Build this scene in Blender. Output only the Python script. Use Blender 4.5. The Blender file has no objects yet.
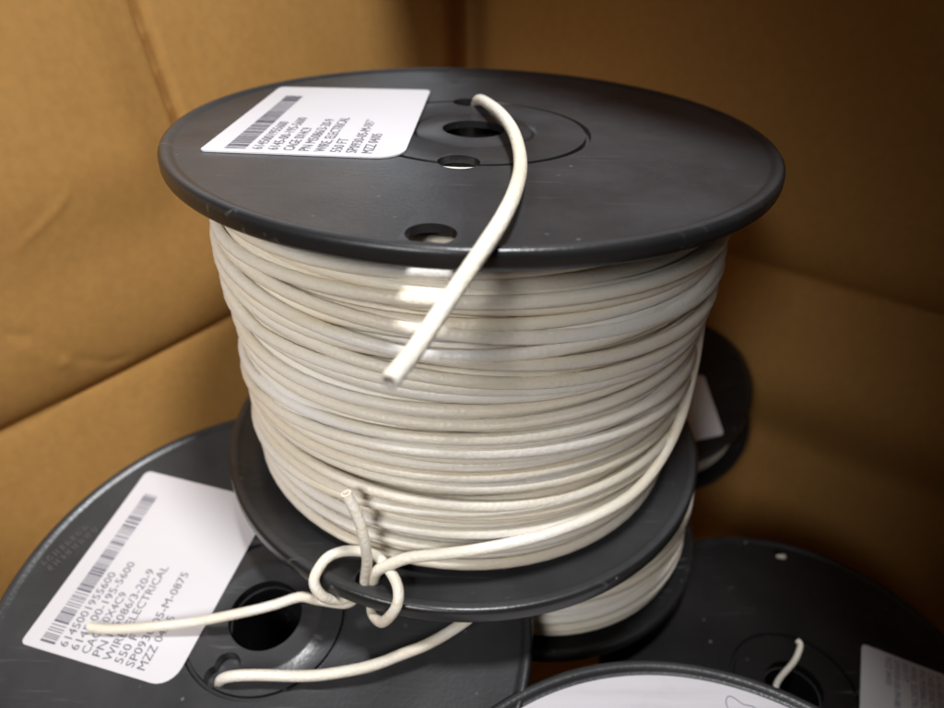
import bpy, bmesh, math, random
from mathutils import Vector, Matrix, noise
S = 0.05                      # one flange radius = 5 cm; shapes below are written in flange radii
R_ = math.radians
scene = bpy.context.scene
COL = scene.collection

# ------------------------------------------------------------------ helpers
def link(o, parent=None):
    COL.objects.link(o)
    if parent is not None:
        o.parent = parent
    return o

def mesh_obj(name, verts, faces, mat, parent=None, smooth=True, mats=None, mat_idx=None):
    me = bpy.data.meshes.new(name)
    me.from_pydata([(v[0]*S, v[1]*S, v[2]*S) for v in verts], [], faces)
    me.validate()
    for m in (mats or [mat]):
        me.materials.append(m)
    if smooth:
        me.polygons.foreach_set('use_smooth', [True]*len(me.polygons))
    if mat_idx:
        for p, i in zip(me.polygons, mat_idx):
            p.material_index = i
    me.update()
    return link(bpy.data.objects.new(name, me), parent)

def root(name, label, cat, loc=(0, 0, 0), rot=None, group=None):
    o = bpy.data.objects.new(name, None)
    o.empty_display_size = 0.01
    COL.objects.link(o)
    m = (rot.to_4x4() if rot is not None else Matrix.Identity(4))
    m.translation = Vector(loc)*S
    o.matrix_world = m
    o['label'] = label
    o['category'] = cat
    if group:
        o['group'] = group
    return o

def lathe(prof, n=128, closed=True):
    V, F = [], []
    m = len(prof)
    for i in range(n):
        a = 2*math.pi*i/n
        c, s = math.cos(a), math.sin(a)
        for r, z in prof:
            V.append((r*c, r*s, z))
    for i in range(n):
        j = (i+1) % n
        for k in range(m if closed else m-1):
            l = (k+1) % m
            F.append((i*m+k, j*m+k, j*m+l, i*m+l))
    return V, F

def catmull(P, sub=10):
    P = [Vector(p) for p in P]
    out = []
    n = len(P)
    for i in range(n-1):
        p0 = P[i-1] if i > 0 else P[0]*2-P[1]
        p1, p2 = P[i], P[i+1]
        p3 = P[i+2] if i+2 < n else P[-1]*2-P[-2]
        for k in range(sub):
            t = k/sub
            out.append(0.5*((2*p1)+(-p0+p2)*t+(2*p0-5*p1+4*p2-p3)*t*t+(-p0+3*p1-3*p2+p3)*t**3))
    out.append(P[-1])
    return out

def tube(path, r, sides=12, hollow_end=False, hollow_start=False, V=None, F=None):
    """a wire swept along a path; a hollow end shows the insulation ring round a sunken bore"""
    V = [] if V is None else V
    F = [] if F is None else F
    base = len(V)
    n = len(path)
    up = Vector((0.13, 0.21, 0.97))
    t0 = (path[1]-path[0]).normalized()
    nrm = (up-t0*up.dot(t0)).normalized()
    for i, p in enumerate(path):
        if i == 0: t = path[1]-path[0]
        elif i == n-1: t = path[-1]-path[-2]
        else: t = path[i+1]-path[i-1]
        t.normalize()
        nrm = (nrm-t*nrm.dot(t)).normalized()
        b = t.cross(nrm)
        for k in range(sides):
            a = 2*math.pi*k/sides
            V.append(tuple(p+(nrm*math.cos(a)+b*math.sin(a))*r))
    for i in range(n-1):
        for k in range(sides):
            l = (k+1) % sides
            F.append((base+i*sides+k, base+(i+1)*sides+k, base+(i+1)*sides+l, base+i*sides+l))
    def cap(idx, tang, hollow):
        ring = [base+idx*sides+k for k in range(sides)]
        c = path[idx]
        if not hollow:
            F.append(tuple(ring)); return
        s2 = len(V)
        for k in ring: V.append(tuple(c+(Vector(V[k])-c)*0.80+tang*r*0.10))
        s3 = len(V)
        for k in ring: V.append(tuple(c+(Vector(V[k])-c)*0.56+tang*r*0.02))
        s4 = len(V)
        for k in ring: V.append(tuple(c+(Vector(V[k])-c)*0.52-tang*r*0.9))
        for k in range(sides):
            l = (k+1) % sides
            F.append((ring[k], ring[l], s2+l, s2+k))
            F.append((s2+k, s2+l, s3+l, s3+k))
            F.append((s3+k, s3+l, s4+l, s4+k))
        F.append(tuple(s4+k for k in range(sides)))
    cap(0, (path[0]-path[1]).normalized(), hollow_start)
    cap(n-1, (path[-1]-path[-2]).normalized(), hollow_end)
    return V, F

# ------------------------------------------------------------------ materials
def mat(name):
    m = bpy.data.materials.new(name)
    m.use_nodes = True
    nt = m.node_tree
    return m, nt, nt.nodes, nt.links, nt.nodes['Principled BSDF']

def ramp(N, pts):
    r = N.new('ShaderNodeValToRGB')
    el = r.color_ramp.elements
    while len(el) < len(pts): el.new(0.5)
    for e, (p, c) in zip(el, pts):
        e.position = p
        e.color = c if len(c) == 4 else (*c, 1)
    return r

def g(v): return (v, v, v)

def black_plastic(name='black moulded plastic, dusty', top_sheen=1.0):
    m, nt, N, L, b = mat(name)
    tc = N.new('ShaderNodeTexCoord')
    n1 = N.new('ShaderNodeTexNoise'); n1.inputs['Scale'].default_value = 60; n1.inputs['Detail'].default_value = 6
    L.new(tc.outputs['Object'], n1.inputs['Vector'])
    base = ramp(N, [(0.3, (0.011, 0.011, 0.0115)), (0.75, (0.017, 0.0168, 0.017))])
    L.new(n1.outputs['Fac'], base.inputs['Fac'])
    # dust specks
    vo = N.new('ShaderNodeTexVoronoi'); vo.inputs['Scale'].default_value = 330; vo.inputs['Randomness'].default_value = 1
    L.new(tc.outputs['Object'], vo.inputs['Vector'])
    sp = ramp(N, [(0.05, g(1)), (0.13, g(0))]); L.new(vo.outputs['Distance'], sp.inputs['Fac'])
    n2 = N.new('ShaderNodeTexNoise'); n2.inputs['Scale'].default_value = 95; n2.inputs['Detail'].default_value = 3
    L.new(tc.outputs['Object'], n2.inputs['Vector'])
    pk = ramp(N, [(0.50, g(0)), (0.62, g(1))]); L.new(n2.outputs['Fac'], pk.inputs['Fac'])
    mu = N.new('ShaderNodeMath'); mu.operation = 'MULTIPLY'
    L.new(sp.outputs['Color'], mu.inputs[0]); L.new(pk.outputs['Color'], mu.inputs[1])
    # fine scuffs: stretched noise
    mp = N.new('ShaderNodeMapping'); mp.inputs['Scale'].default_value = (90, 1400, 400); mp.inputs['Rotation'].default_value = (0, 0, 0.5)
    L.new(tc.outputs['Object'], mp.inputs['Vector'])
    n3 = N.new('ShaderNodeTexNoise'); n3.inputs['Scale'].default_value = 1; n3.inputs['Detail'].default_value = 2
    L.new(mp.outputs['Vector'], n3.inputs['Vector'])
    sc = ramp(N, [(0.62, g(0)), (0.74, g(0.55))]); L.new(n3.outputs['Fac'], sc.inputs['Fac'])
    n4 = N.new('ShaderNodeTexNoise'); n4.inputs['Scale'].default_value = 45
    L.new(tc.outputs['Object'], n4.inputs['Vector'])
    pk2 = ramp(N, [(0.48, g(0)), (0.62, g(1))]); L.new(n4.outputs['Fac'], pk2.inputs['Fac'])
    mu2 = N.new('ShaderNodeMath'); mu2.operation = 'MULTIPLY'
    L.new(sc.outputs['Color'], mu2.inputs[0]); L.new(pk2.outputs['Color'], mu2.inputs[1])
    ad = N.new('ShaderNodeMath'); ad.operation = 'ADD'; ad.use_clamp = True
    L.new(mu.outputs[0], ad.inputs[0]); L.new(mu2.outputs[0], ad.inputs[1])
    mx = N.new('ShaderNodeMix'); mx.data_type = 'RGBA'
    L.new(ad.outputs[0], mx.inputs['Factor']); L.new(base.outputs['Color'], mx.inputs['A'])
    mx.inputs['B'].default_value = (0.16, 0.155, 0.15, 1)
    sepn = N.new('ShaderNodeSeparateXYZ'); L.new(tc.outputs['Normal'], sepn.inputs[0])
    upr = ramp(N, [(0.80, g(0)), (0.99, g(1))]); L.new(sepn.outputs['Z'], upr.inputs['Fac'])
    nd = N.new('ShaderNodeTexNoise'); nd.inputs['Scale'].default_value = 38; nd.inputs['Detail'].default_value = 8; nd.inputs['Roughness'].default_value = 0.65
    L.new(tc.outputs['Object'], nd.inputs['Vector'])
    dr_ = ramp(N, [(0.28, g(0.16*top_sheen)), (0.72, g(0.60*top_sheen))]); L.new(nd.outputs['Fac'], dr_.inputs['Fac'])  # upward faces greyed, standing in for sheen off the surroundings
    dm = N.new('ShaderNodeMath'); dm.operation = 'MULTIPLY'
    L.new(upr.outputs['Color'], dm.inputs[0]); L.new(dr_.outputs['Color'], dm.inputs[1])
    mx2 = N.new('ShaderNodeMix'); mx2.data_type = 'RGBA'
    L.new(dm.outputs[0], mx2.inputs['Factor']); L.new(mx.outputs['Result'], mx2.inputs['A'])
    mx2.inputs['B'].default_value = (0.095, 0.095, 0.101, 1)
    L.new(mx2.outputs['Result'], b.inputs['Base Color'])
    rr = ramp(N, [(0.3, g(0.26)), (0.75, g(0.36))]); L.new(n1.outputs['Fac'], rr.inputs['Fac'])
    L.new(rr.outputs['Color'], b.inputs['Roughness'])
    b.inputs['Specular IOR Level'].default_value = 0.5
    nb = N.new('ShaderNodeTexNoise'); nb.inputs['Scale'].default_value = 1500; nb.inputs['Detail'].default_value = 3
    L.new(tc.outputs['Object'], nb.inputs['Vector'])
    bu = N.new('ShaderNodeBump'); bu.inputs['Strength'].default_value = 0.12; bu.inputs['Distance'].default_value = 0.0003
    L.new(nb.outputs['Fac'], bu.inputs['Height']); L.new(bu.outputs['Normal'], b.inputs['Normal'])
    return m

def wire_white():
    m, nt, N, L, b = mat('white wire insulation')
    tc = N.new('ShaderNodeTexCoord')
    n1 = N.new('ShaderNodeTexNoise'); n1.inputs['Scale'].default_value = 55; n1.inputs['Detail'].default_value = 4
    mpw = N.new('ShaderNodeMapping'); mpw.inputs['Scale'].default_value = (0.35, 0.35, 9.0)
    L.new(tc.outputs['Object'], mpw.inputs['Vector']); L.new(mpw.outputs['Vector'], n1.inputs['Vector'])
    c = ramp(N, [(0.32, (0.75, 0.665, 0.515)), (0.5, (0.80, 0.745, 0.635)), (0.68, (0.83, 0.805, 0.76))]); L.new(n1.outputs['Fac'], c.inputs['Fac'])
    L.new(c.outputs['Color'], b.inputs['Base Color'])
    b.inputs['Roughness'].default_value = 0.42
    b.inputs['Specular IOR Level'].default_value = 0.45
    b.inputs['Subsurface Weight'].default_value = 0.08
    b.inputs['Subsurface Radius'].default_value = (0.0009, 0.0007, 0.0005)
    b.inputs['Subsurface Scale'].default_value = 1.0
    nb = N.new('ShaderNodeTexVoronoi'); nb.inputs['Scale'].default_value = 1500
    L.new(tc.outputs['Object'], nb.inputs['Vector'])
    bu = N.new('ShaderNodeBump'); bu.inputs['Strength'].default_value = 0.38; bu.inputs['Distance'].default_value = 0.0002
    L.new(nb.outputs['Distance'], bu.inputs['Height']); L.new(bu.outputs['Normal'], b.inputs['Normal'])
    return m

def paper(name, col, rough=0.55):
    m, nt, N, L, b = mat(name)
    tc = N.new('ShaderNodeTexCoord')
    n1 = N.new('ShaderNodeTexNoise'); n1.inputs['Scale'].default_value = 40; n1.inputs['Detail'].default_value = 5
    L.new(tc.outputs['Object'], n1.inputs['Vector'])
    c = ramp(N, [(0.3, tuple(v*0.95 for v in col)), (0.7, col)]); L.new(n1.outputs['Fac'], c.inputs['Fac'])
    L.new(c.outputs['Color'], b.inputs['Base Color'])
    b.inputs['Roughness'].default_value = rough
    nb = N.new('ShaderNodeTexNoise'); nb.inputs['Scale'].default_value = 900; nb.inputs['Detail'].default_value = 2
    L.new(tc.outputs['Object'], nb.inputs['Vector'])
    bu = N.new('ShaderNodeBump'); bu.inputs['Strength'].default_value = 0.08; bu.inputs['Distance'].default_value = 0.0002
    L.new(nb.outputs['Fac'], bu.inputs['Height']); L.new(bu.outputs['Normal'], b.inputs['Normal'])
    return m

def scuffed_paper():
    m, nt, N, L, b = mat('scuffed pale paper disc')
    tc = N.new('ShaderNodeTexCoord')
    mp = N.new('ShaderNodeMapping'); mp.inputs['Scale'].default_value = (60, 700, 60); mp.inputs['Rotation'].default_value = (0, 0, 0.12)
    L.new(tc.outputs['Object'], mp.inputs['Vector'])
    n1 = N.new('ShaderNodeTexNoise'); n1.inputs['Scale'].default_value = 1; n1.inputs['Detail'].default_value = 6
    L.new(mp.outputs['Vector'], n1.inputs['Vector'])
    c = ramp(N, [(0.25, (0.58, 0.555, 0.58)), (0.45, (0.63, 0.605, 0.63)), (0.8, (0.66, 0.635, 0.655))]); L.new(n1.outputs['Fac'], c.inputs['Fac'])
    n2 = N.new('ShaderNodeTexNoise'); n2.inputs['Scale'].default_value = 130; n2.inputs['Detail'].default_value = 4
    L.new(tc.outputs['Object'], n2.inputs['Vector'])
    k = ramp(N, [(0.62, g(0)), (0.80, g(0.3))]); L.new(n2.outputs['Fac'], k.inputs['Fac'])
    mx = N.new('ShaderNodeMix'); mx.data_type = 'RGBA'
    L.new(k.outputs['Color'], mx.inputs['Factor']); L.new(c.outputs['Color'], mx.inputs['A'])
    mx.inputs['B'].default_value = (0.40, 0.38, 0.41, 1)
    L.new(mx.outputs['Result'], b.inputs['Base Color'])
    b.inputs['Roughness'].default_value = 0.42
    return m

def ink(name, v):
    m, nt, N, L, b = mat(name)
    tc = N.new('ShaderNodeTexCoord')
    n1 = N.new('ShaderNodeTexNoise'); n1.inputs['Scale'].default_value = 700; n1.inputs['Detail'].default_value = 3
    L.new(tc.outputs['Object'], n1.inputs['Vector'])
    c = ramp(N, [(0.35, v), (0.75, tuple(min(1, x*1.4) for x in v))]); L.new(n1.outputs['Fac'], c.inputs['Fac'])
    L.new(c.outputs['Color'], b.inputs['Base Color'])
    b.inputs['Roughness'].default_value = 0.6
    return m

def cardboard():
    m, nt, N, L, b = mat('brown corrugated cardboard')
    tc = N.new('ShaderNodeTexCoord')
    n1 = N.new('ShaderNodeTexNoise'); n1.inputs['Scale'].default_value = 17; n1.inputs['Detail'].default_value = 7; n1.inputs['Roughness'].default_value = 0.6
    L.new(tc.outputs['Object'], n1.inputs['Vector'])
    c = ramp(N, [(0.2, (0.42, 0.221, 0.060)), (0.5, (0.46, 0.245, 0.070)), (0.8, (0.50, 0.270, 0.082))])
    L.new(n1.outputs['Fac'], c.inputs['Fac'])
    n2 = N.new('ShaderNodeTexNoise'); n2.inputs['Scale'].default_value = 480; n2.inputs['Detail'].default_value = 4
    L.new(tc.outputs['Object'], n2.inputs['Vector'])
    k = ramp(N, [(0.3, g(0.93)), (0.7, g(1.06))]); L.new(n2.outputs['Fac'], k.inputs['Fac'])
    mx = N.new('ShaderNodeMix'); mx.data_type = 'RGBA'; mx.blend_type = 'MULTIPLY'; mx.inputs['Factor'].default_value = 1
    L.new(c.outputs['Color'], mx.inputs['A']); L.new(k.outputs['Color'], mx.inputs['B'])
    L.new(mx.outputs['Result'], b.inputs['Base Color'])
    b.inputs['Roughness'].default_value = 0.72
    b.inputs['Specular IOR Level'].default_value = 0.3
    n3 = N.new('ShaderNodeTexNoise'); n3.inputs['Scale'].default_value = 75; n3.inputs['Detail'].default_value = 8
    L.new(tc.outputs['Object'], n3.inputs['Vector'])
    bu = N.new('ShaderNodeBump'); bu.inputs['Strength'].default_value = 0.12; bu.inputs['Distance'].default_value = 0.0008
    L.new(n3.outputs['Fac'], bu.inputs['Height']); L.new(bu.outputs['Normal'], b.inputs['Normal'])
    return m

PLASTIC = black_plastic()
SHADE_PLASTIC = black_plastic('black moulded plastic, clean', 0.0)  # darker copy for the shaded spools; their shade is in the colour
WIRE = wire_white()
LABEL = paper('white label stock', (0.70, 0.68, 0.705), 0.45)
DISC = scuffed_paper()
INK = ink('printed grey black ink', (0.13, 0.125, 0.155))
PEN = ink('blue grey pen ink', (0.22, 0.21, 0.27))
CARD = cardboard()
_m, _nt, _N, _L, _b = mat('bare tinned copper strands')
_b.inputs['Base Color'].default_value = (0.35, 0.24, 0.15, 1); _b.inputs['Metallic'].default_value = 0.6; _b.inputs['Roughness'].default_value = 0.5
COPPER = _m

# ------------------------------------------------------------------ spool parts
def cutter(cx, cy, r, z0, z1, sx=1.0):
    n = 40
    V = [(cx+r*sx*math.cos(2*math.pi*i/n), cy+r*math.sin(2*math.pi*i/n), z) for z in (z0, z1) for i in range(n)]
    F = [tuple(range(n-1, -1, -1)), tuple(range(n, 2*n))]
    F += [(i, (i+1) % n, n+(i+1) % n, n+i) for i in range(n)]
    return mesh_obj('cutter', V, F, PLASTIC, smooth=False)

def flange_mesh(name, R, r_in, th, recess, parent, dz, holes=(), ring=None, collar=None, flip=False, n=160, plate=None, pm=None):
    """a moulded disc with a rounded bead at the rim, a stepped hub ring and cut holes; dz is the height of the bead's top"""
    bead = 0.040*R
    prof = []
    zt = -recess
    zb = -th+recess if plate is None else -recess-plate
    prof.append((r_in, zt))
    if collar:
        if collar > 0: prof += [(collar-0.020, zt), (collar-0.006, zt+0.004), (collar+0.006, zt+0.004), (collar+0.016, zt)]
        else: prof += [(-collar-0.012, zt), (-collar, zt-0.009), (-collar+0.012, zt)]
    if ring:
        prof += [(ring-0.006, zt), (ring-0.002, zt-0.016), (ring+0.008, zt-0.016), (ring+0.013, zt)]
    prof += [(R-bead-0.012, zt)]
    prof += [(R-bead, zt+0.35*recess), (R-bead*0.80, -0.06*bead)]
    k = 7
    rc = bead*0.48
    for i in range(k):
        a = math.pi/2*(1-i/(k-1))
        prof.append((R-rc+rc*math.cos(a), -rc+rc*math.sin(a)))
    for i in range(k):
        a = -math.pi/2*i/(k-1)
        prof.append((R-rc+rc*math.cos(a), -th+rc+rc*math.sin(a)))
    prof += [(R-bead, -th+0.3*recess), (R-bead-0.012, zb), (r_in, zb)]
    if flip:
        prof = [(r, -th-z) for r, z in prof][::-1]
    prof = [(r, z+dz) for r, z in prof]
    V, F = lathe(prof, n)
    o = mesh_obj(name, V, F, PLASTIC, None)
    bm = bmesh.new(); bm.from_mesh(o.data); bmesh.ops.recalc_face_normals(bm, faces=bm.faces); bm.to_mesh(o.data); bm.free()
    if holes:
        cs = [cutter(*h[:3], dz-0.4, dz+0.4, h[3] if len(h) > 3 else 1.0) for h in holes]
        for c in cs:
            md = o.modifiers.new('cut', 'BOOLEAN'); md.operation = 'DIFFERENCE'; md.object = c; md.solver = 'EXACT'
        dg = bpy.context.evaluated_depsgraph_get(); dg.update()
        me = bpy.data.meshes.new_from_object(o.evaluated_get(dg))
        o.modifiers.clear()
        o.data = me
        for c in cs:
            cm = c.data; bpy.data.objects.remove(c); bpy.data.meshes.remove(cm)
    me = o.data
    me.name = name
    if pm is not None: me.materials.clear(); me.materials.append(pm)
    me.polygons.foreach_set('use_smooth', [True]*len(me.polygons))
    me.set_sharp_from_angle(angle=R_(38))
    o.parent = parent
    return o

def core_mesh(parent, r, r_in, z0, z1):
    V, F = lathe([(r_in, z0), (r_in, z1), (r, z1), (r, z0)], 72)
    o = mesh_obj('core', V, F, PLASTIC, parent)
    o.data.set_sharp_from_angle(angle=R_(40))
    return o

def smoothrand(rng, n, amp):
    a = [rng.uniform(-1, 1) for _ in range(n+4)]
    def f(t):
        i = int(math.floor(t)); u = t-i; u = u*u*(3-2*u)
        i = max(0, min(n+2, i))
        return amp*(a[i]*(1-u)+a[i+1]*u)
    return f

def winding(parent, prof, z_top, z_bot, wr, dz, seed, layers, sides=10, seg=72, loose=()):
    """one long wire wound in layers; the outer layers wander and lean"""
    rng = random.Random(seed)
    V, F = [], []
    for (gap, off, tilt, jit) in layers:
        turns = int((z_top-z_bot)/gap)
        fa = smoothrand(rng, turns//2+4, tilt); fb = smoothrand(rng, turns//2+4, tilt)
        fr = smoothrand(rng, turns*3+6, jit); fz = smoothrand(rng, turns*2+6, gap*0.33)
        P = []
        for i in range(turns*seg+1):
            t = i/seg
            th = 2*math.pi*t
            u = t/turns
            zc = z_top+(z_bot-z_top)*u
            edge = min(1.0, min(u, 1-u)*7)
            z = zc+edge*(fa(t/2)*math.sin(th)+fb(t/2)*math.cos(th)+fz(t*2))
            z = min(z_top, max(z_bot, z))
            r = prof(z)+off+fr(t*3)
            P.append(Vector((r*math.cos(th), r*math.sin(th), z+dz)))
        tube(P, wr, sides, V=V, F=F)
    for (zc, a, ph, off, n_t, drift) in loose:
        P = []
        m = int(seg*n_t)
        for i in range(m+1):
            th = 2*math.pi*i/seg
            z = zc+a*math.sin(th+ph)+drift*i/seg
            z = min(z_top, max(z_bot, z))
            e = min(1, i/10, (m-i)/10)
            r = prof(z)+off*e-0.03*(1-e)+0.004*math.sin(3*th+ph)
            P.append(Vector((r*math.cos(th), r*math.sin(th), z+dz)))
        tube(P, wr, sides, V=V, F=F)
    return mesh_obj('wire_winding', V, F, WIRE, parent)

# ------------------------------------------------------------------ labels with their print
TEXT = ['6145001955600', '6145-00-195-5600', 'CAGE 0X4C9', 'PN M5086/3-20-9', 'WIRE, ELECTRICAL', '550 FT', 'SP0930-05-M-0875', 'MZZ 04/05']
WIDTH = [0.295, 0.352, 0.235, 0.345, 0.371, 0.135, 0.368, 0.200]

def text_mesh(s):
    cu = bpy.data.curves.new('t', 'FONT'); cu.body = s; cu.size = 1.0; cu.resolution_u = 2
    o = bpy.data.objects.new('t', cu); COL.objects.link(o)
    dg = bpy.context.evaluated_depsgraph_get(); dg.update()
    me = bpy.data.meshes.new_from_object(o.evaluated_get(dg))
    V = [v.co.copy() for v in me.vertices]; F = [tuple(p.vertices) for p in me.polygons]
    bpy.data.objects.remove(o); bpy.data.curves.remove(cu); bpy.data.meshes.remove(me)
    return V, F

def label(parent, p0, u, v, length, width, z, scale=1.0, big=0.06, lift=0.0, bars=True, text=True, seed=4):
    """sticker whose corner p0 is where the first line and the bar code start; u runs along the lines, v across them"""
    u = Vector(u).normalized(); v = Vector(v).normalized(); p0 = Vector(p0)
    rad = [(0, 0, 0.02), (length, 0, 0.025), (length, width, 0.03), (0, width, big)]
    pts = []
    for i, (x, y, r) in enumerate(rad):
        sx = 1 if x == 0 else -1; sy = 1 if y == 0 else -1
        cx, cy = x+sx*r, y+sy*r
        a0 = [math.pi, 1.5*math.pi, 0, 0.5*math.pi][i]
        if i == 0: a0 = math.pi
        for k in range(7):
            a = a0+math.pi/2*k/6
            pts.append((cx+r*math.cos(a), cy+r*math.sin(a)))
    def W(a, b, h):
        q = p0+u*a+v*b
        wav = lift*max(0, (a+b)/(length+width)-0.55)**2
        return (q.x, q.y, z+h+wav)
    n = len(pts)
    th = 0.0045
    V = [W(a, b, 0.0015) for a, b in pts]+[W(a, b, 0.0015+th) for a, b in pts]
    F = [tuple(range(n))[::-1], tuple(range(n, 2*n))]+[(i, (i+1) % n, n+(i+1) % n, n+i) for i in range(n)]
    lab = mesh_obj('label', V, F, LABEL, parent, smooth=False)
    bm = bmesh.new(); bm.from_mesh(lab.data); bmesh.ops.recalc_face_normals(bm, faces=bm.faces); bm.to_mesh(lab.data); bm.free()
    h = 0.0015+th+0.0012
    flip = u.cross(v) if False else (u.x*v.y-u.y*v.x)
    if text:
        TV, TF = [], []
        for i, (s, w) in enumerate(zip(TEXT, WIDTH)):
            tv, tf = text_mesh(s)
            mx = max(q.x for q in tv); b0 = len(TV)
            yb = (0.168+0.0447*i)*scale
            fx = w*scale/mx; fy = 0.0455*scale
            for q in tv:
                TV.append(W(0.026*scale+q.x*fx, yb-q.y*fy, h))
            TF += [tuple(b0+k for k in f) for f in tf]
        t = mesh_obj('printed_text', TV, TF, INK, lab, smooth=False)
    if bars:
        rng = random.Random(seed)
        BV, BF = [], []
        x = 0.026*scale; end = 0.672*scale
        while x < end:
            w = rng.choice([0.0035, 0.0035, 0.0035, 0.0085])*scale
            b0 = len(BV)
            for a, b in ((x, 0.062), (x+w, 0.062), (x+w, 0.122), (x, 0.122)):
                BV.append(W(a, b*scale, h))
            BF.append((b0, b0+1, b0+2, b0+3))
            x += w+rng.choice([0.0035, 0.0035, 0.0060, 0.0085])*scale
        mesh_obj('barcode', BV, BF, INK, lab, smooth=False)
    return lab

def wire_part(name, parent, inv, pts, r, world=True, hs=False, he=False, sides=16, sub=10, dz=0.0):
    P = catmull(pts, sub)
    if world:
        P = [inv @ p for p in P]
    V, F = tube(P, r, sides, hollow_end=he, hollow_start=hs)
    o = mesh_obj(name, V, F, WIRE, parent)
    o.data.set_sharp_from_angle(angle=R_(50))
    # bare conductor seen in the cut end
    for flag, a, b in ((hs, P[0], P[1]), (he, P[-1], P[-2])):
        if flag:
            d = (b-a).normalized()
            V2, F2 = tube([a+d*r*1.1, a+d*r*0.35], r*0.40, 8)
            mesh_obj('conductor', V2, F2, COPPER, o)
    return o

def frame(n):
    n = Vector(n).normalized()
    a = Vector((0, 1, 0)).cross(n).normalized()
    b = n.cross(a)
    return Matrix((a, b, n)).transposed()

def inverse_of(o):
    m = o.matrix_world.copy()
    m.translation = m.translation/S
    return m.inverted()

WR = 0.0192

# ------------------------------------------------------------------ the white wire spool in the middle
H = 1.326
tilt = Matrix.Rotation(0.0286, 3, 'Y')
main = root('wire_spool', 'upright black spool of white wire with a wire end hanging over its top flange', 'wire spool',
            loc=tuple(tilt @ Vector((0, 0, -H))), rot=tilt, group='spools of wire in the box')
inv = inverse_of(main)
flange_mesh('flange', 1.0, 0.106, 0.060, 0.012, main, H,
            holes=[(-0.100, -0.893, 0.061), (-0.045, -0.362, 0.064), (-0.020, 0.375, 0.060)], ring=0.385, collar=-0.205, n=200, plate=0.024)
flange_mesh('flange', 1.0, 0.106, 0.066, 0.012, main, 0.066, holes=[(-0.325, -0.868, 0.036)], flip=True, n=200)
core_mesh(main, 0.60, 0.100, 0.050, H-0.082)

def prof_main(z):
    t = (z+0.08)/(-1.15)
    b = 0.800+0.050*math.exp(-((t-0.22)/0.20)**2)+0.022*math.exp(-((t-0.62)/0.3)**2)+0.014*math.exp(-((t-0.95)/0.2)**2)
    return b-0.03*math.exp(-(t/0.06)**2)
winding(main, prof_main, -0.058, -1.242, 0.0192, H, 11,
        [(0.0380, -0.030, 0.012, 0.004), (0.0400, 0.000, 0.030, 0.006), (0.0620, 0.026, 0.060, 0.007)],
        loose=[(-0.30, 0.05, 0.6, 0.026, 1.1, -0.02), (-0.55, 0.09, 3.6, 0.030, 1.0, 0.0), (-0.72, 0.10, 2.9, 0.036, 1.2, -0.05), (-0.86, 0.15, 3.1, 0.040, 1.15, 0.0), (-1.04, 0.09, 2.7, 0.036, 1.1, 0.0)])

HANG = [[0.0, 0.40, -0.14], [0.004, 0.385, -0.06], [0.012, 0.352, -0.008], [0.024, 0.283, 0.018], [0.048, 0.175, 0.032], [0.088, -0.008, 0.042], [0.118, -0.211, 0.044], [0.129, -0.395, 0.036], [0.122, -0.575, 0.034], [0.095, -0.776, 0.042], [0.060, -0.935, 0.042], [0.026, -1.019, 0.024], [-0.01, -1.062, -0.014], [-0.061, -1.135, -0.061], [-0.112, -1.227, -0.1], [-0.158, -1.336, -0.11]]
wire_part('wire_end', main, inv, HANG, WR, he=True, sides=20)
LOOP = [[-0.417, -0.88, -1.345], [-0.462, -0.891, -1.345], [-0.504, -0.916, -1.29], [-0.526, -0.899, -1.23], [-0.494, -0.85, -1.19], [-0.448, -0.821, -1.185], [-0.391, -0.821, -1.18], [-0.329, -0.838, -1.18], [-0.281, -0.887, -1.185], [-0.246, -0.945, -1.195], [-0.241, -0.99, -1.22], [-0.265, -1.002, -1.27], [-0.304, -0.982, -1.335], [-0.344, -0.92, -1.365], [-0.34, -0.88, -1.32]]
wire_part('wire_knot', main, inv, LOOP, WR*0.92)
TAIL = [[-0.4, -0.86, -1.365], [-0.44, -0.884, -1.372], [-0.542, -0.854, -1.394], [-0.613, -0.828, -1.413], [-0.702, -0.841, -1.438], [-0.793, -0.849, -1.463], [-0.978, -0.857, -1.51], [-1.164, -0.859, -1.541], [-1.312, -0.859, -1.554], [-1.388, -0.85, -1.554]]
wire_part('wire_end', main, inv, TAIL, WR*0.92, he=True)
UP = [[-0.37, -0.885, -1.33], [-0.362, -0.884, -1.25], [-0.344, -0.894, -1.137], [-0.344, -0.899, -1.036], [-0.356, -0.889, -0.949], [-0.386, -0.876, -0.855]]
wire_part('wire_end', main, inv, UP, WR*0.90, he=True)
STR = []
for a, z, r in [(46, -0.06, 0.80), (34, -0.10, 0.86), (20, -0.22, 0.885), (5, -0.42, 0.885), (-10, -0.65, 0.885), (-25, -0.86, 0.885), (-36, -0.98, 0.885), (-47, -1.045, 0.882), (-58, -1.055, 0.882), (-70, -1.062, 0.883), (-78, -1.072, 0.886), (-87, -1.09, 0.891), (-95, -1.107, 0.902)]:
    STR.append((r*math.cos(R_(a)), r*math.sin(R_(a)), z+H))
STR += [(-0.173, -0.896, -1.128+H), (-0.236, -0.893, -1.165+H), (-0.283, -0.885, -1.212+H), (-0.303, -0.872, -1.29+H)]
wire_part('wire_end', main, inv, STR, WR, world=False, sub=8)
wire_part('wire_end', main, inv, [(-0.17, -0.30, H-0.058), (-0.10, -0.325, H-0.058), (-0.045, -0.333, H-0.058), (0.01, -0.325, H-0.058), (0.08, -0.29, H-0.058)], WR, world=False)
label(main, (-0.816, -0.34), (0.040, 0.86), (0.86, -0.030), 0.855, 0.605, H-0.012, scale=1.06, big=0.09, lift=0.05)

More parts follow.
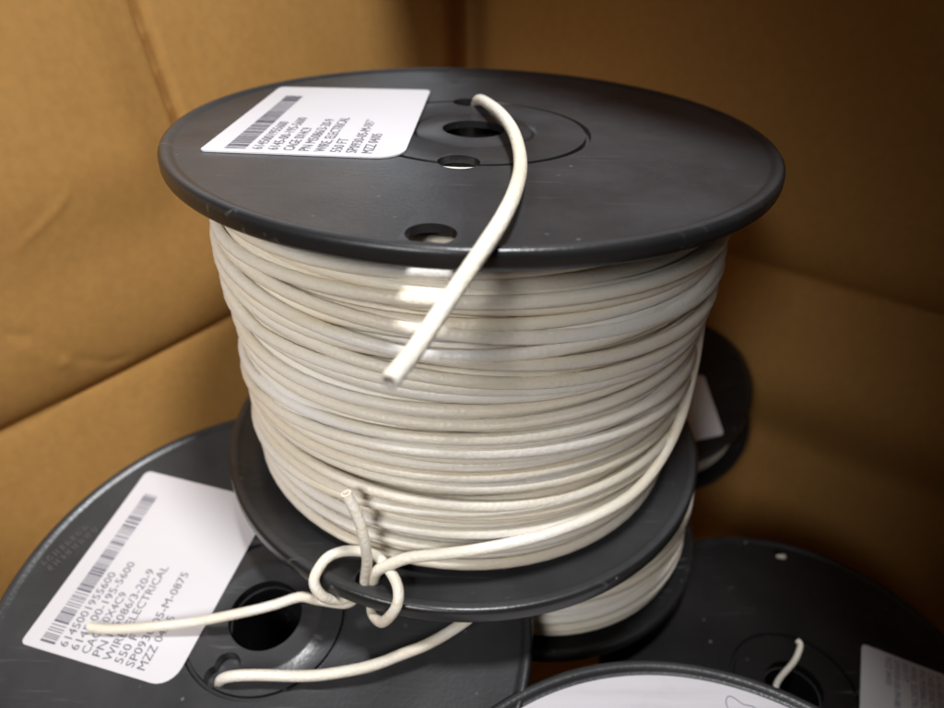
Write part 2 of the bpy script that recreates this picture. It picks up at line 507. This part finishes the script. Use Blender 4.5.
# ------------------------------------------------------------------ left spool, its labelled face tilted to the viewer
FA = frame((0.028, -0.195, 1))
HA = 1.55
ca = Vector((-0.777, -0.78, -1.572))
sa = root('wire_spool', 'black spool at lower left with barcode label and wide open hub hole facing up', 'wire spool',
          loc=tuple(ca-FA @ Vector((0, 0, HA))), rot=FA, group='spools of wire in the box')
inva = inverse_of(sa)
flange_mesh('flange', 1.0, 0.134, 0.075, 0.014, sa, HA,
            holes=[(-0.092, -0.185, 0.046), (-0.128, -0.222, 0.036)], ring=0.292, collar=0.205, n=200)
flange_mesh('flange', 1.0, 0.150, 0.075, 0.014, sa, 0.075, flip=True, n=96)
core_mesh(sa, 0.55, 0.131, 0.07, HA-0.07)
winding(sa, lambda z: 0.78, -0.10, -HA+0.10, WR, HA, 5, [(0.043, 0.0, 0.02, 0.006), (0.06, 0.025, 0.05, 0.01)], sides=6, seg=48)
label(sa, (-0.847, -0.121), (0.19, 0.753), (0.753, -0.19), 0.777, 0.600, HA-0.014, big=0.075, seed=9)
AW = [[-0.905, -0.985, -1.74], [-0.892, -1.002, -1.66], [-0.866, -1.02, -1.60], [-0.814, -1.028, -1.568], [-0.73, -1.024, -1.57], [-0.594, -1.025, -1.574], [-0.491, -1.022, -1.566], [-0.355, -1.006, -1.546], [-0.253, -0.979, -1.524], [-0.151, -0.949, -1.5], [-0.048, -0.904, -1.464], [0.04, -0.85, -1.43]]
wire_part('wire_end', sa, inva, AW, WR*0.98, he=True)
# faint moulded mark near the rim, two lines
MV, MF = [], []
rng = random.Random(3)
mu = Vector((0.52, 0.85)).normalized(); mv = Vector((mu.y, -mu.x))
for row in range(2):
    x = -0.10
    while x < 0.10:
        w = rng.uniform(0.010, 0.018)
        for (ox, oy, bw, bh) in ((0, 0, 0.004, 0.028), (0, rng.choice([0, 0.012, 0.024]), w, 0.004), (w-0.004, 0, 0.004, rng.choice([0.014, 0.028]))):
            b0 = len(MV)
            for dx, dy in ((0, 0), (bw, 0), (bw, bh), (0, bh)):
                q = Vector((-0.842, 0.262))+mu*(x+ox+dx)-mv*(oy+dy-0.04*row)
                for zz in (0, 0.006):
                    MV.append((q.x, q.y, HA-0.0145+zz))
            i = b0
            MF += [(i+1, i+3, i+5, i+7)]+[(i+2*k, i+2*((k+1) % 4), i+2*((k+1) % 4)+1, i+2*k+1) for k in range(4)]
        x += w+rng.uniform(0.008, 0.016)
_m, _nt, _N, _L, _b = mat('worn grey plastic')
_b.inputs['Base Color'].default_value = (0.11, 0.105, 0.105, 1); _b.inputs['Roughness'].default_value = 0.4  # lighter grey stands in for light caught on the raised letters
mesh_obj('moulded_mark', MV, MF, _m, sa, smooth=False)

# ------------------------------------------------------------------ short spool right under the middle one
HB = 0.585
sb = root('wire_spool', 'short black spool of white wire squeezed directly beneath the upright front spool', 'wire spool',
          loc=(0.312, -0.01, -1.345-HB), group='spools of wire in the box')
flange_mesh('flange', 0.675, 0.10, 0.05, 0.010, sb, HB, n=128, pm=SHADE_PLASTIC)
flange_mesh('flange', 0.75, 0.10, 0.055, 0.010, sb, 0.055, flip=True, n=128, pm=SHADE_PLASTIC)
core_mesh(sb, 0.45, 0.096, 0.05, HB-0.05)
winding(sb, lambda z: 0.640, -0.075, -HB+0.076, WR, HB, 21, [(0.041, 0.0, 0.01, 0.004), (0.052, 0.024, 0.045, 0.008)], sides=8, seg=64)

# ------------------------------------------------------------------ right spool in the shade
HD = 1.2
sd = root('wire_spool', 'dark shaded spool at lower right with grey label and short wire end sticking up', 'wire spool',
          loc=(1.332, -0.767, -2.072-HD), group='spools of wire in the box')
invd = inverse_of(sd)
flange_mesh('flange', 0.8, 0.115, 0.065, 0.012, sd, HD, holes=[(0.206, 0.690, 0.032), (-0.02, 0.05, 0.040)], ring=0.24, n=144, pm=SHADE_PLASTIC)
flange_mesh('flange', 0.8, 0.115, 0.065, 0.012, sd, 0.065, flip=True, n=96, pm=SHADE_PLASTIC)
core_mesh(sd, 0.45, 0.11, 0.06, HD-0.06)
winding(sd, lambda z: 0.60, -0.09, -HD+0.09, WR, HD, 8, [(0.043, 0.0, 0.02, 0.006)], sides=6, seg=48)
label(sd, (0.755, -0.005), (-0.455, -0.89), (-0.867, 0.455), 0.56, 0.43, HD-0.012, scale=0.70, big=0.02, seed=14)
wire_part('wire_end', sd, invd, [[1.312, -0.717, -2.2], [1.21, -0.86, -2.06], [1.224, -0.805, -1.99], [1.287, -0.762, -1.92], [1.313, -0.733, -1.885], [1.322, -0.712, -1.868], [1.312, -0.700, -1.862]], WR*0.6, he=True)
wire_part('wire_stub', sd, invd, [[1.52, -0.09, -2.14], [1.53, -0.082, -2.10], [1.552, -0.098, -2.078]], WR*0.6)

# ------------------------------------------------------------------ front spool with the round paper face
HE = 1.6
se = root('wire_spool', 'black spool at the bottom whose face is covered by a round pale paper disc', 'wire spool',
          loc=(0.619, -1.913, -1.647-HE), group='spools of wire in the box')
flange_mesh('flange', 1.0, 0.11, 0.075, 0.016, se, HE, n=200)
flange_mesh('flange', 1.0, 0.11, 0.075, 0.016, se, 0.075, flip=True, n=96)
core_mesh(se, 0.5, 0.105, 0.07, HE-0.07)
winding(se, lambda z: 0.64, -0.10, -HE+0.10, WR, HE, 6, [(0.043, 0.0, 0.02, 0.006)], sides=6, seg=48)
V, F = lathe([(0.11, HE-0.0145), (0.11, HE-0.010), (0.941, HE-0.010), (0.941, HE-0.0145)], 160)
dc = mesh_obj('paper_disc', V, F, DISC, se)
dc.data.set_sharp_from_angle(angle=R_(40))
pen = catmull([(0.255, 0.790, HE-0.009), (0.245, 0.835, HE-0.009), (0.258, 0.862, HE-0.009), (0.278, 0.858, HE-0.009), (0.302, 0.836, HE-0.009), (0.335, 0.826, HE-0.009), (0.350, 0.800, HE-0.009)], 6)
V, F = tube(pen, 0.0018, 6)
mesh_obj('pen_mark', V, F, PEN, dc)

# ------------------------------------------------------------------ small spool leaning behind, by the right side
FC = frame((-0.3, -0.4, 0.85))
HC = 0.5
nC = Vector((-0.3, -0.4, 0.85)).normalized()
cc = Vector((1.15, 0.95, -1.80))
sc_ = root('wire_spool', 'small dark spool leaning behind the upright spool with a label corner showing in shadow', 'wire spool',
           loc=tuple(cc-nC*HC), rot=FC, group='spools of wire in the box')
invc = inverse_of(sc_)
flange_mesh('flange', 0.5, 0.08, 0.05, 0.008, sc_, HC, n=96, pm=SHADE_PLASTIC)
flange_mesh('flange', 0.5, 0.08, 0.05, 0.008, sc_, 0.05, flip=True, n=96, pm=SHADE_PLASTIC)
core_mesh(sc_, 0.3, 0.076, 0.045, HC-0.045)
winding(sc_, lambda z: 0.40, -0.07, -HC+0.07, WR, HC, 9, [(0.043, 0.0, 0.01, 0.004)], sides=6, seg=40)
def onC(px):      # corner points of the label in the flange's own frame
    return px
aC = Vector((0.8, -0.6, 0)); bC = nC.cross(aC)
def toC(a, b):
    w = cc+aC*a+bC*b
    q = invc @ w
    return Vector((q.x, q.y))
k0 = toC(0.43, -0.14); k1 = toC(0.17, 0.18)
uC = (k1-k0)
vC = Vector((-uC.y, uC.x))
if (vC.dot(toC(0.27, -0.21)-k0)) < 0: vC = -vC
label(sc_, tuple(k0), tuple(uC), tuple(vC), 0.40, 0.34, HC-0.008, scale=0.5, big=0.01, bars=False, text=False)

# ------------------------------------------------------------------ the cardboard box
aL, aR = R_(35), R_(50)
nl = Vector((-math.cos(aL), math.sin(aL), 0)); dl = Vector((math.sin(aL), math.cos(aL), 0))
nr = Vector((math.cos(aR), math.sin(aR), 0)); dr = Vector((-math.sin(aR), math.cos(aR), 0))
OL, OR_ = 1.70, 2.20
FLOOR = -3.33
box = root('cardboard_box', 'open brown cardboard box with creased sides holding all the wire spools', 'box', loc=(0, 0.2, FLOOR-0.06))
invb = inverse_of(box)
def sstep(a, b, x):
    t = max(0, min(1, (x-a)/(b-a))); return t*t*(3-2*t)
def seg_d(p, a, b):
    ap = (p[0]-a[0], p[1]-a[1]); ab = (b[0]-a[0], b[1]-a[1])
    L2 = ab[0]**2+ab[1]**2
    t = max(0, min(1, (ap[0]*ab[0]+ap[1]*ab[1])/L2))
    dx, dz_ = ap[0]-t*ab[0], ap[1]-t*ab[1]
    sgn = ab[0]*ap[1]-ab[1]*ap[0]
    return math.hypot(dx, dz_), t, sgn
def crease(s, z, pts, w, depth):
    best = 9; tt = 0
    n = len(pts)-1
    for i in range(n):
        d, t, _ = seg_d((s, z), pts[i], pts[i+1])
        if d < best: best = d; tt = (i+t)/n
    return depth*math.exp(-(best/w)**2)*min(1, 5*min(tt, 1-tt)+0.15)
def disp_left(s, z):
    zc = -1.33+0.010*math.sin(3*s)
    fade = sstep(2.36, 1.9, s)
    d = 0.0
    if z < zc:
        d += 0.20*(zc-z)*fade
    else:
        d += 0.085*(1-math.exp(-(z-zc)/0.16))*fade*(1-0.45*sstep(zc+0.3, 0.4, z))
    d -= 0.012*math.exp(-abs(z-zc)/0.03)*fade
    # upright fold: facet on its right turns to the light
    sc0 = -0.118+0.12*(0.29-z)
    v = sstep(-0.75, -0.25, z)
    x = s-sc0
    d += v*(-0.065*math.exp(-(x/0.022)**2)+0.05*sstep(-0.02, -0.30, x)+0.06*max(0, min(x, 0.8))*fade)
    d += crease(s, z, [(-0.64, -0.33), (-0.69, -0.40), (-0.76, -0.45), (-0.93, -0.54)], 0.012, 0.005)
    d += crease(s, z, [(-1.10, -0.84), (-0.99, -0.93), (-0.90, -1.08), (-0.71, -1.225), (-0.60, -1.25)], 0.018, -0.007)
    d += crease(s, z, [(-1.06, -0.90), (-0.93, -1.10), (-0.86, -1.12)], 0.03, 0.007)
    d += 0.020*noise.noise(Vector((s*0.9, z*0.9, 3.1)))*fade+0.004*noise.noise(Vector((s*3.2, z*3.2, 7.7)))*fade
    return d
def disp_right(s, z):
    zc = -1.188+0.012*math.sin(2.1*s)
    fade = sstep(1.90, 1.5, s)
    d = 0.0
    if z < zc: d += 0.30*(zc-z)*fade*sstep(zc-1.2, zc-0.5, z)
    else: d += 0.20*(1-math.exp(-(z-zc)/0.20))*fade
    d += 0.03*noise.noise(Vector((s*0.8, z*0.8, 13.1)))*fade+0.007*noise.noise(Vector((s*3, z*3, 17.7)))*fade
    return d
def panel(name, n, d, off, s0, s1, z0, z1, ns, nz, disp, th=0.10):
    V = []
    for layer in (0, 1):
        for j in range(nz+1):
            z = z0+(z1-z0)*j/nz
            for i in range(ns+1):
                s = s0+(s1-s0)*i/ns
                p = n*(off-disp(s, z)+layer*th)+d*s
                q = invb @ Vector((p.x, p.y, z))
                V.append(tuple(q))
    M = (ns+1)*(nz+1)
    F = []
    for layer in (0, 1):
        for j in range(nz):
            for i in range(ns):
                a = layer*M+j*(ns+1)+i
                F.append((a, a+1, a+ns+2, a+ns+1))
    rim = [i for i in range(ns+1)]+[j*(ns+1)+ns for j in range(1, nz+1)]+[nz*(ns+1)+i for i in range(ns-1, -1, -1)]+[j*(ns+1) for j in range(nz-1, 0, -1)]
    for k in range(len(rim)):
        a, b = rim[k], rim[(k+1) % len(rim)]
        F.append((a, b, M+b, M+a))
    o = mesh_obj(name, V, F, CARD, box)
    bm = bmesh.new(); bm.from_mesh(o.data); bmesh.ops.recalc_face_normals(bm, faces=bm.faces); bm.to_mesh(o.data); bm.free()
    o.data.set_sharp_from_angle(angle=R_(50))
    return o
zero = lambda s, z: 0.0
NL, NR = -2.75, -2.45      # the two near sides, out of view
TOP = 0.62
def corner(n1, o1, n2, o2):
    det = n1.x*n2.y-n1.y*n2.x
    return Vector(((o1*n2.y-n1.y*o2)/det, (n1.x*o2-o1*n2.x)/det, 0))
c_far = corner(nl, OL, nr, OR_); c_left = corner(nl, OL, nr, NR); c_right = corner(nl, NL, nr, OR_); c_near = corner(nl, NL, nr, NR)
panel('side_panel', nl, dl, OL, c_left.dot(dl), c_far.dot(dl), FLOOR, TOP, 240, 220, disp_left)
panel('side_panel', nr, dr, OR_, c_right.dot(dr), c_far.dot(dr), FLOOR, TOP, 120, 120, disp_right)
panel('side_panel', -nl, dl, -NL, c_near.dot(dl), c_right.dot(dl), FLOOR, -1.0, 8, 8, zero)
panel('side_panel', -nr, dr, -NR, c_near.dot(dr), c_left.dot(dr), FLOOR, -1.0, 8, 8, zero)
fl = [c_near, c_right, c_far, c_left]
V = [tuple(invb @ Vector((p.x, p.y, z))) for z in (FLOOR-0.06, FLOOR) for p in fl]
mesh_obj('bottom_panel', V, [(0, 1, 2, 3), (7, 6, 5, 4), (0, 4, 5, 1), (1, 5, 6, 2), (2, 6, 7, 3), (3, 7, 4, 0)], CARD, box, smooth=False)

# overhead lamp position, above the box
P1 = Vector((0.42, -1.66, 3.8))
# unseen flap added, edge shaped to shade the spool's back and right side
KF = 0.36
edge = []
for q in [(-1.05, 3.55, 0.05), (-0.54, 2.19, 0.05), (-0.12, 0.98, 0.0), (0.47, 0.32, 0.0), (0.92, -0.31, -0.02), (1.03, -0.65, -0.1), (1.06, -1.05, -0.1), (1.22, -1.5, -0.1), (1.8, -2.2, -0.1)]:
    q = Vector(q); edge.append(q+(P1-q)*KF)
V, F = [], []
base = []
for i, e in enumerate(edge):
    s = 1.88-(1.88-c_right.dot(dr))*i/(len(edge)-1)
    b = nr*(OR_-0.08)+dr*s; base.append(Vector((b.x, b.y, TOP+0.01)))
for b, e in zip(base, edge):
    up = (e-b).normalized(); off = Vector((nr.x*0.05, nr.y*0.05, 0.06))
    for k in range(5):
        p = b.lerp(e, k/4)
        V += [tuple(invb @ p), tuple(invb @ (p+off))]
m = len(edge)
for i in range(m-1):
    for k in range(4):
        a = (i*5+k)*2; b_ = ((i+1)*5+k)*2
        F.append((a, b_, b_+2, a+2)); F.append((a+1, a+3, b_+3, b_+1))
    F.append((i*10, i*10+1, (i+1)*10+1, (i+1)*10)); F.append((i*10+8, (i+1)*10+8, (i+1)*10+9, i*10+9))
for i in (0, m-1):
    for k in range(4):
        a = (i*5+k)*2; F.append((a, a+1, a+3, a+2))
fo = mesh_obj('shade_flap', V, F, CARD, box, smooth=False)
bm = bmesh.new(); bm.from_mesh(fo.data); bmesh.ops.recalc_face_normals(bm, faces=bm.faces); bm.to_mesh(fo.data); bm.free()

# ------------------------------------------------------------------ lamps, world
def lamp(name, kind, pos, aim, energy, color, **kw):
    l = bpy.data.lights.new(name, kind)
    l.energy = energy; l.color = color
    for k, v in kw.items(): setattr(l, k, v)
    o = bpy.data.objects.new(name, l); COL.objects.link(o)
    o.location = Vector(pos)*S
    d = (Vector(aim)-Vector(pos)).normalized()
    o.rotation_euler = d.to_track_quat('-Z', 'Y').to_euler()
    return o
lamp('lamp_overhead', 'AREA', P1, (-0.2, -0.3, -0.8), 0.64, (0.98, 0.985, 1.0), shape='DISK', size=0.7*S)
lamp('fill_front', 'SPOT', (-2.6, -5.8, 3.2), (-1.15, -0.9, -0.62), 3.7, (1.0, 0.985, 0.98), spot_size=R_(31.5), spot_blend=0.35, shadow_soft_size=1.25*S)  # added fill for the coil; cone cut to leave the right wall dark
lb = lamp('fill_back', 'AREA', (-1.2, 6.0, 2.1), (-0.6, 0.0, 0.0), 0.16, (0.88, 0.94, 1.0), shape='RECTANGLE', size=8.0*S, size_y=2.4*S)  # added behind the box to put a sheen on flanges and rims
w = bpy.data.worlds.new('World'); scene.world = w; w.use_nodes = True
bg = w.node_tree.nodes['Background']; bg.inputs['Color'].default_value = (0.85, 0.93, 1.0, 1); bg.inputs['Strength'].default_value = 0.02

# ------------------------------------------------------------------ camera
cam = bpy.data.cameras.new('camera')
cam.sensor_width = 36; cam.lens = 36*673.43/944
cam.clip_start = 0.002; cam.clip_end = 20
co = bpy.data.objects.new('camera', cam); COL.objects.link(co)
co.location = Vector((-0.0059, -2.3374, 0.6141))*S
co.rotation_euler = (math.pi/2-0.5845, 0, 0)
cam.dof.use_dof = True; cam.dof.focus_distance = 1.88*S; cam.dof.aperture_fstop = 18
scene.camera = co
scene.render.resolution_x = 1024; scene.render.resolution_y = 768
vs = scene.view_settings
vs.view_transform = 'Standard'; vs.look = 'None'; vs.exposure = 0; vs.gamma = 1; vs.use_curve_mapping = False
